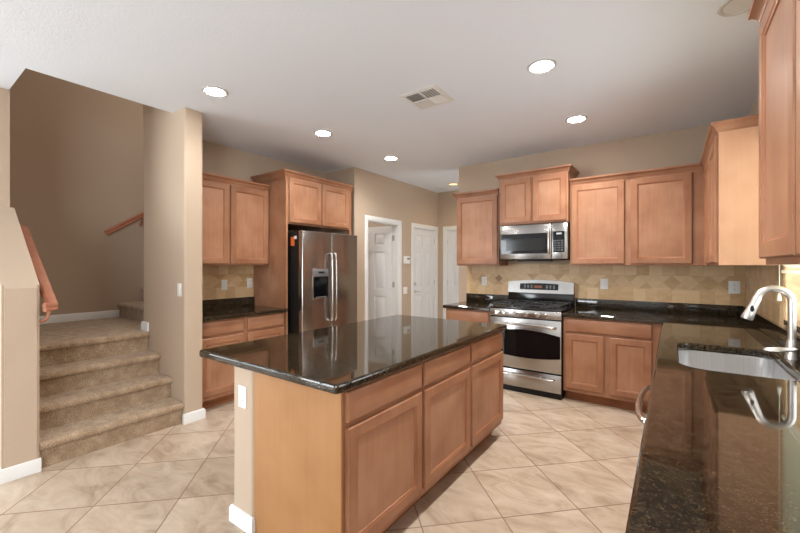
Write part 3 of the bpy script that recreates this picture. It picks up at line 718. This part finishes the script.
obj('button', B(FXF+0.009, FXF+0.012, 3.00, 3.09, 1.285, 1.305), 'black', dsp); obj('drip_tray', B(FXF+0.006, FXF+0.014, 2.96, 3.12, 1.004, 1.014), 'grey', dsp)
part_label(obj('sticker', B(-3.53, -3.47, FY0+0.001, FY0+0.0035, 1.60, 1.70), 'orange', t), 'orange sticker')
part_label(obj('sticker', B(-3.475, -3.43, FY0+0.001, FY0+0.0035, 1.675, 1.71), 'paper', t), 'white sticker')

# ------------------------------------------------------------------ range
RX0, RX1 = -1.677, -0.909
rw = RX1-RX0; rc = (RX0+RX1)/2
t = thing('gas_range', 'stainless freestanding gas range with black oven window', 'stove', (rc, 4.4, 0))
YF = 4.07
obj('body', B(RX0, RX1, YF+0.03, 4.72, 0.03, 0.895, bev=0.003), 'black', t)
obj('control_panel', B(RX0, RX1, YF, YF+0.03, 0.815, 0.898, bev=0.006), 'steel', t)
for k in range(6):
    x = RX0+rw*[0.123, 0.23, 0.375, 0.532, 0.686, 0.818][k]
    bm = nb(); lathe(bm, [(0.027, 0.0), (0.027, -0.006), (0.022, -0.010), (0.0195, -0.034), (0.015, -0.038)], (x, YF, 0.857), 20, 'y'); kn = obj('knob', bm, 'chrome', t)
    obj('pointer', B(x-0.002, x+0.002, YF-0.040, YF-0.036, 0.857, 0.873), 'grey', kn)
od = obj('oven_door', B(RX0+0.003, RX1-0.003, YF, YF+0.028, 0.262, 0.805, bev=0.006), 'steel', t)
def arcpoly(bm, x0, x1, zt, bt, zb, bb, y0, y1, n=16):
    pts = [(x0+(x1-x0)*k/n, zb-bb*(1-(2*k/n-1)**2)) for k in range(n+1)] + [(x1-(x1-x0)*k/n, zt+bt*(1-(2*k/n-1)**2)) for k in range(n+1)]
    loops(bm, [[(x, y1, z) for x, z in pts], [(x, y0, z) for x, z in pts]])
bm = nb(); arcpoly(bm, RX0+0.012, RX1-0.012, 0.645, 0.042, 0.418, 0.032, YF-0.004, YF+0.002); obj('oven_window', bm, 'bglass', od)
bm = nb(); zz = 0.735; tube(bm, curve_pts([(RX0+0.06, YF, zz), (RX0+0.075, YF-0.045, zz), (RX0+0.2, YF-0.058, zz+0.012), (rc, YF-0.064, zz+0.017), (RX1-0.2, YF-0.058, zz+0.012), (RX1-0.075, YF-0.045, zz), (RX1-0.06, YF, zz)], 7), 0.013, 12); obj('handle', bm, 'chrome', od)
dr = obj('drawer', B(RX0+0.003, RX1-0.003, YF, YF+0.028, 0.062, 0.248, bev=0.006), 'steel', t)
bm = nb(); zz = 0.185; tube(bm, curve_pts([(RX0+0.08, YF, zz+0.01), (RX0+0.095, YF-0.035, zz+0.01), (rc, YF-0.05, zz+0.022), (RX1-0.095, YF-0.035, zz+0.01), (RX1-0.08, YF, zz+0.01)], 8), 0.010, 12); obj('handle', bm, 'chrome', dr)
obj('kick_plate', B(RX0+0.01, RX1-0.01, YF+0.02, YF+0.05, 0.0, 0.058), 'black', t)
ck = obj('cooktop', B(RX0, RX1, YF+0.008, 4.665, 0.8965, 0.918, bev=0.006), 'enamel', t)
for bx_, by_, br in ((RX0+0.19, YF+0.17, 0.05), (RX1-0.19, YF+0.17, 0.055), (RX0+0.19, YF+0.44, 0.045), (RX1-0.19, YF+0.44, 0.04), (rc, YF+0.31, 0.04)):
    bm = nb(); lathe(bm, [(br+0.012, 0.0), (br+0.01, 0.010), (br, 0.012), (br*0.8, 0.022), (br*0.6, 0.024)], (bx_, by_, 0.917), 20); obj('burner', bm, 'iron', ck)
for gx0, gx1 in ((RX0+0.03, RX0+0.355), (rc-0.022, rc+0.022), (RX1-0.355, RX1-0.03)):
    bm = nb(); gy0, gy1 = YF+0.035, YF+0.575; s = 0.006
    for y in (gy0, (gy0+gy1)/2, gy1): box(bm, gx0, gx1, y-s, y+s, 0.942, 0.956, bev=0.002, seg=1)
    for x in (gx0, gx1): box(bm, x-s, x+s, gy0-s, gy1+s, 0.942, 0.956, bev=0.002, seg=1)
    cx = (gx0+gx1)/2
    if gx1-gx0 > 0.1:
        for cy in (YF+0.17, YF+0.44):
            for a in range(4):
                an = a*PI/2; ex, ey = math.cos(an), math.sin(an); ln = (gx1-gx0)/2 if abs(ex) > 0.5 else 0.13
                tube(bm, [(cx+ex*0.025, cy+ey*0.025, 0.957), (cx+ex*ln, cy+ey*ln, 0.950)], 0.006, 6)
    for x in (gx0+0.008, gx1-0.008):
        for y in (gy0, gy1): box(bm, x-s, x+s, y-s, y+s, 0.917, 0.945)
    obj('grate', bm, 'iron', ck)
bg = nb(); box(bg, RX0, RX1, 4.668, 4.722, 0.8965, 1.06, bev=0.004); back = obj('back_guard', bg, 'enamel', t)
def lean(bm, z0=1.045, k=0.16):
    for v in bm.verts: v.co.y += k*(v.co.z-z0) if v.co.y < 4.70 else 0
    return bm
bm = nb(); arcpoly(bm, RX0+0.002, RX1-0.002, 1.175, 0.028, 1.045, 0.0, 4.655, 4.722, 20); cp = obj('console', lean(bm), 'steel', t, sharp=30)
bm = nb(); arcpoly(bm, RX0+0.15, RX1-0.17, 1.155, 0.008, 1.085, 0.0, 4.651, 4.658, 10); obj('display', lean(bm), 'bglass', cp)
for k, x in enumerate((0.20, 0.24, 0.28, 0.46, 0.50, 0.54)):
    bm = B(RX0+x, RX0+x+0.022, 4.6495, 4.652, 1.10, 1.14); obj('button', lean(bm), 'grey', cp)
obj('readout', lean(B(rc-0.065, rc+0.03, 4.6492, 4.652, 1.105, 1.135)), 'display', cp)

# ------------------------------------------------------------------ microwave
t = thing('microwave', 'stainless over the range microwave with black window', 'microwave', (rc, 4.55, 1.436))
MZ0, MZ1, MY = 1.436, 1.846, 4.362
mw = RX1-RX0
obj('body', B(RX0+0.003, RX1-0.003, MY+0.03, 4.742, MZ0, MZ1, bev=0.003), 'black', t)
md = obj('door', B(RX0+0.003, RX0+mw*0.775, MY, MY+0.028, MZ0+0.012, MZ1-0.003, bev=0.006), 'steel', t)
obj('window', B(RX0+mw*0.035, RX0+mw*0.72, MY-0.002, MY+0.002, MZ0+0.075, MZ1-0.105), 'bglass', md)
obj('inner_screen', B(RX0+mw*0.11, RX0+mw*0.68, MY-0.0028, MY-0.0015, MZ0+0.11, MZ1-0.165), simple('dark microwave screen', (0.012, 0.012, 0.012, 1), 0.12, spec=0.3), md)
bm = nb(); hx = RX0+mw*0.747; tube(bm, [(hx, MY, MZ1-0.07), (hx, MY-0.03, MZ1-0.075), (hx, MY-0.038, MZ1-0.12), (hx, MY-0.038, MZ0+0.14), (hx, MY-0.03, MZ0+0.085), (hx, MY, MZ0+0.08)], 0.013, 12); obj('handle', bm, 'chrome', md)
cp = obj('control_panel', B(RX0+mw*0.778, RX1-0.003, MY, MY+0.028, MZ0+0.012, MZ1-0.003, bev=0.006), 'steel', t)
kp = obj('keypad', B(RX0+mw*0.80, RX0+mw*0.955, MY-0.002, MY+0.002, MZ0+0.085, MZ1-0.095), 'bglass', cp)
for r_ in range(5):
    for c_ in range(3): x = RX0+mw*0.815+c_*0.034; z = MZ0+0.10+r_*0.026; obj('button', B(x, x+0.026, MY-0.003, MY-0.0015, z, z+0.016), 'key', cp)
obj('readout', B(RX0+mw*0.845, RX0+mw*0.915, MY-0.003, MY-0.0015, MZ1-0.13, MZ1-0.112), simple('pale readout', (0.45, 0.5, 0.52, 1), 0.3), cp)
obj('vent_grille', B(RX0+0.2, RX1-0.2, MY+0.05, MY+0.2, MZ0-0.012, MZ0+0.001), 'black', t)

# ------------------------------------------------------------------ outlets, switches, thermostat
def plate(name, label, c, face, kind='switch', mat='white', w=0.07, h=0.115):
    """face: outward direction of the plate"""
    rz = {'-y': 0, '+x': PI/2, '-x': -PI/2}[face]
    t = thing(name, label, 'switch' if kind == 'switch' else 'outlet', c, rz)
    obj('plate', B(-w/2, w/2, -0.006, -0.0005, -h/2, h/2, bev=0.002), mat, t, local=True)
    if kind == 'switch': obj('rocker', B(-0.017, 0.017, -0.010, -0.005, -0.033, 0.033, bev=0.002), mat, t, local=True)
    else:
        for z in (-0.02, 0.02):
            s = obj('socket', B(-0.015, 0.015, -0.008, -0.005, z-0.014, z+0.014, bev=0.003), mat, t, local=True)
            bm = nb(); box(bm, -0.007, -0.005, -0.0085, -0.0078, z-0.002, z+0.008); box(bm, 0.005, 0.007, -0.0085, -0.0078, z-0.002, z+0.008); box(bm, -0.002, 0.002, -0.0085, -0.0078, z-0.010, z-0.006)
            obj('slots', bm, 'dark', s, local=True)
    return t
plate('light_switch', 'white light switch on the wall end beside the steps', (-3.52, 1.57, 1.16), '-y')
plate('light_switch', 'white switch on the left splash nearest the wall end', (-4.156, 2.335, 1.155), '+x')
plate('power_outlet', 'white outlet on the left splash touching the tall panel', (-4.156, 2.655, 1.165), '+x', 'outlet')
plate('power_outlet', 'white outlet on the splash left of the range', (-2.03, 4.747, 1.17), '-y', 'outlet')
plate('light_switch', 'white switch on the splash right of the range', (-0.613, 4.747, 1.17), '-y', w=0.075)
plate('power_outlet', 'white outlet on the splash near the right corner', (0.478, 4.747, 1.168), '-y', 'outlet', w=0.085, h=0.12)
plate('power_outlet', 'white outlet on the island short wall', (-1.825, 1.128, 0.685), '-y', 'outlet')
plate('light_switch', 'white switch plate on the wall between two white doors', (-3.59, 5.135, 0.965), '+x', w=0.115, mat='white')
t = thing('thermostat', 'white wall thermostat between the two white doors', 'thermostat', (-3.59, 5.165, 1.47), PI/2)
obj('case', B(-0.085, 0.085, -0.028, -0.0005, -0.062, 0.062, bev=0.006), 'white', t, local=True)
obj('screen', B(-0.01, 0.06, -0.030, -0.027, 0.005, 0.035), 'grey', t, local=True)

# ------------------------------------------------------------------ ceiling fittings
def downlight(label, x, y, mat, r=0.093, group='recessed ceiling lights', watts=0, col=(1.0, 0.97, 0.93)):
    t = thing('recessed_light', label, 'ceiling light', (x, y, HC), 0, group)
    bm = nb(); n = 32; prof = [(r*0.78, -0.0005), (r*0.80, -0.006), (r*0.90, -0.009), (r, -0.006), (r+0.004, -0.0005)]
    rings = [[(x+q*math.cos(2*PI*k/n), y+q*math.sin(2*PI*k/n), HC+h) for k in range(n)] for q, h in prof]
    loops(bm, rings, closed=True); obj('trim_ring', bm, 'ring', t)
    bm = nb(); lathe(bm, [(r*0.785, -0.001), (r*0.785, -0.004), (r*0.5, -0.006)], (x, y, HC), 28); obj('lens', bm, mat, t)
    if watts:
        l = bpy.data.lights.new('bulb', 'SPOT'); l.energy = watts; l.color = col; l.spot_size = math.radians(150); l.spot_blend = 1.0; l.shadow_soft_size = r*0.7
        o = bpy.data.objects.new('bulb', l); COL.objects.link(o); o.parent = t; o.location = (0, 0, -0.03)
downlight('lit recessed light nearest the stair opening', -2.93, 1.57, 'lamp', watts=24)
downlight('lit recessed light above the left counter side of the island', -2.94, 2.72, 'lamp', watts=42)
downlight('lit recessed light in front of the refrigerator and ajar door', -2.92, 3.86, 'lamp', watts=42)
downlight('largest looking lit recessed light, right of the air vent', -0.73, 2.69, 'lamp', watts=68)
downlight('lit recessed light in front of the microwave cabinets', -0.73, 3.85, 'lamp', watts=68)
downlight('lit recessed light over the island just above the picture edge', -0.73, 1.57, 'lamp', watts=60)
downlight('amber glowing light in the hall beyond the back wall', -2.99, 5.69, 'amber', 0.09, watts=10, col=(1.0, 0.72, 0.42))
downlight('unlit round ceiling light above the sink', 0.30, 2.66, 'offlens', 0.10)
t = thing('air_vent', 'square white ceiling air vent with slanted louvers', 'vent', (-1.63, 2.65, HC))
vx, vy, s = -1.63, 2.65, 0.165
bm = nb()
for a in range(4):
    o0, o1 = s, s-0.035
    P = [(o0, o0), (-o0, o0), (-o0, -o0), (o0, -o0)]; Q = [(o1, o1), (-o1, o1), (-o1, -o1), (o1, -o1)]
loops(bm, [[(vx+x*k, vy+y*k, HC+z) for x, y in ((1, 1), (-1, 1), (-1, -1), (1, -1))] for k, z in ((s, -0.0005), (s, -0.003), (s-0.02, -0.008), (s-0.035, -0.008), (s-0.035, -0.0005))], closed=True)
obj('frame', bm, 'trim', t)
obj('backing', B(vx-s+0.036, vx+s-0.036, vy-s+0.036, vy+s-0.036, HC-0.003, HC-0.0005), simple('vent duct grey', (0.42, 0.42, 0.42, 1), 0.7), t)
bm = nb(); q = s-0.036
for k in range(5):
    for sx_, sy_ in ((1, 1), (-1, 1), (-1, -1), (1, -1)):
        u0 = 0.008+k*0.024
        # each quadrant throws air its own way
        if sx_*sy_ > 0: x0, x1 = sorted((vx, vx+sx_*q)); y = vy+sy_*u0; rings = [[(x, y-0.002*sy_, HC-0.004), (x, y+0.014*sy_, HC-0.012), (x, y+0.016*sy_, HC-0.012), (x, y, HC-0.004)] for x in (x0, x1)]
        else: y0, y1 = sorted((vy, vy+sy_*q)); x = vx+sx_*u0; rings = [[(x-0.002*sx_, y, HC-0.004), (x+0.014*sx_, y, HC-0.012), (x+0.016*sx_, y, HC-0.012), (x, y, HC-0.004)] for y in (y0, y1)]
        loops(bm, rings)
box(bm, vx-0.004, vx+0.004, vy-q, vy+q, HC-0.012, HC-0.003); box(bm, vx-q, vx+q, vy-0.004, vy+0.004, HC-0.012, HC-0.003)
obj('louvers', bm, 'trim', t)
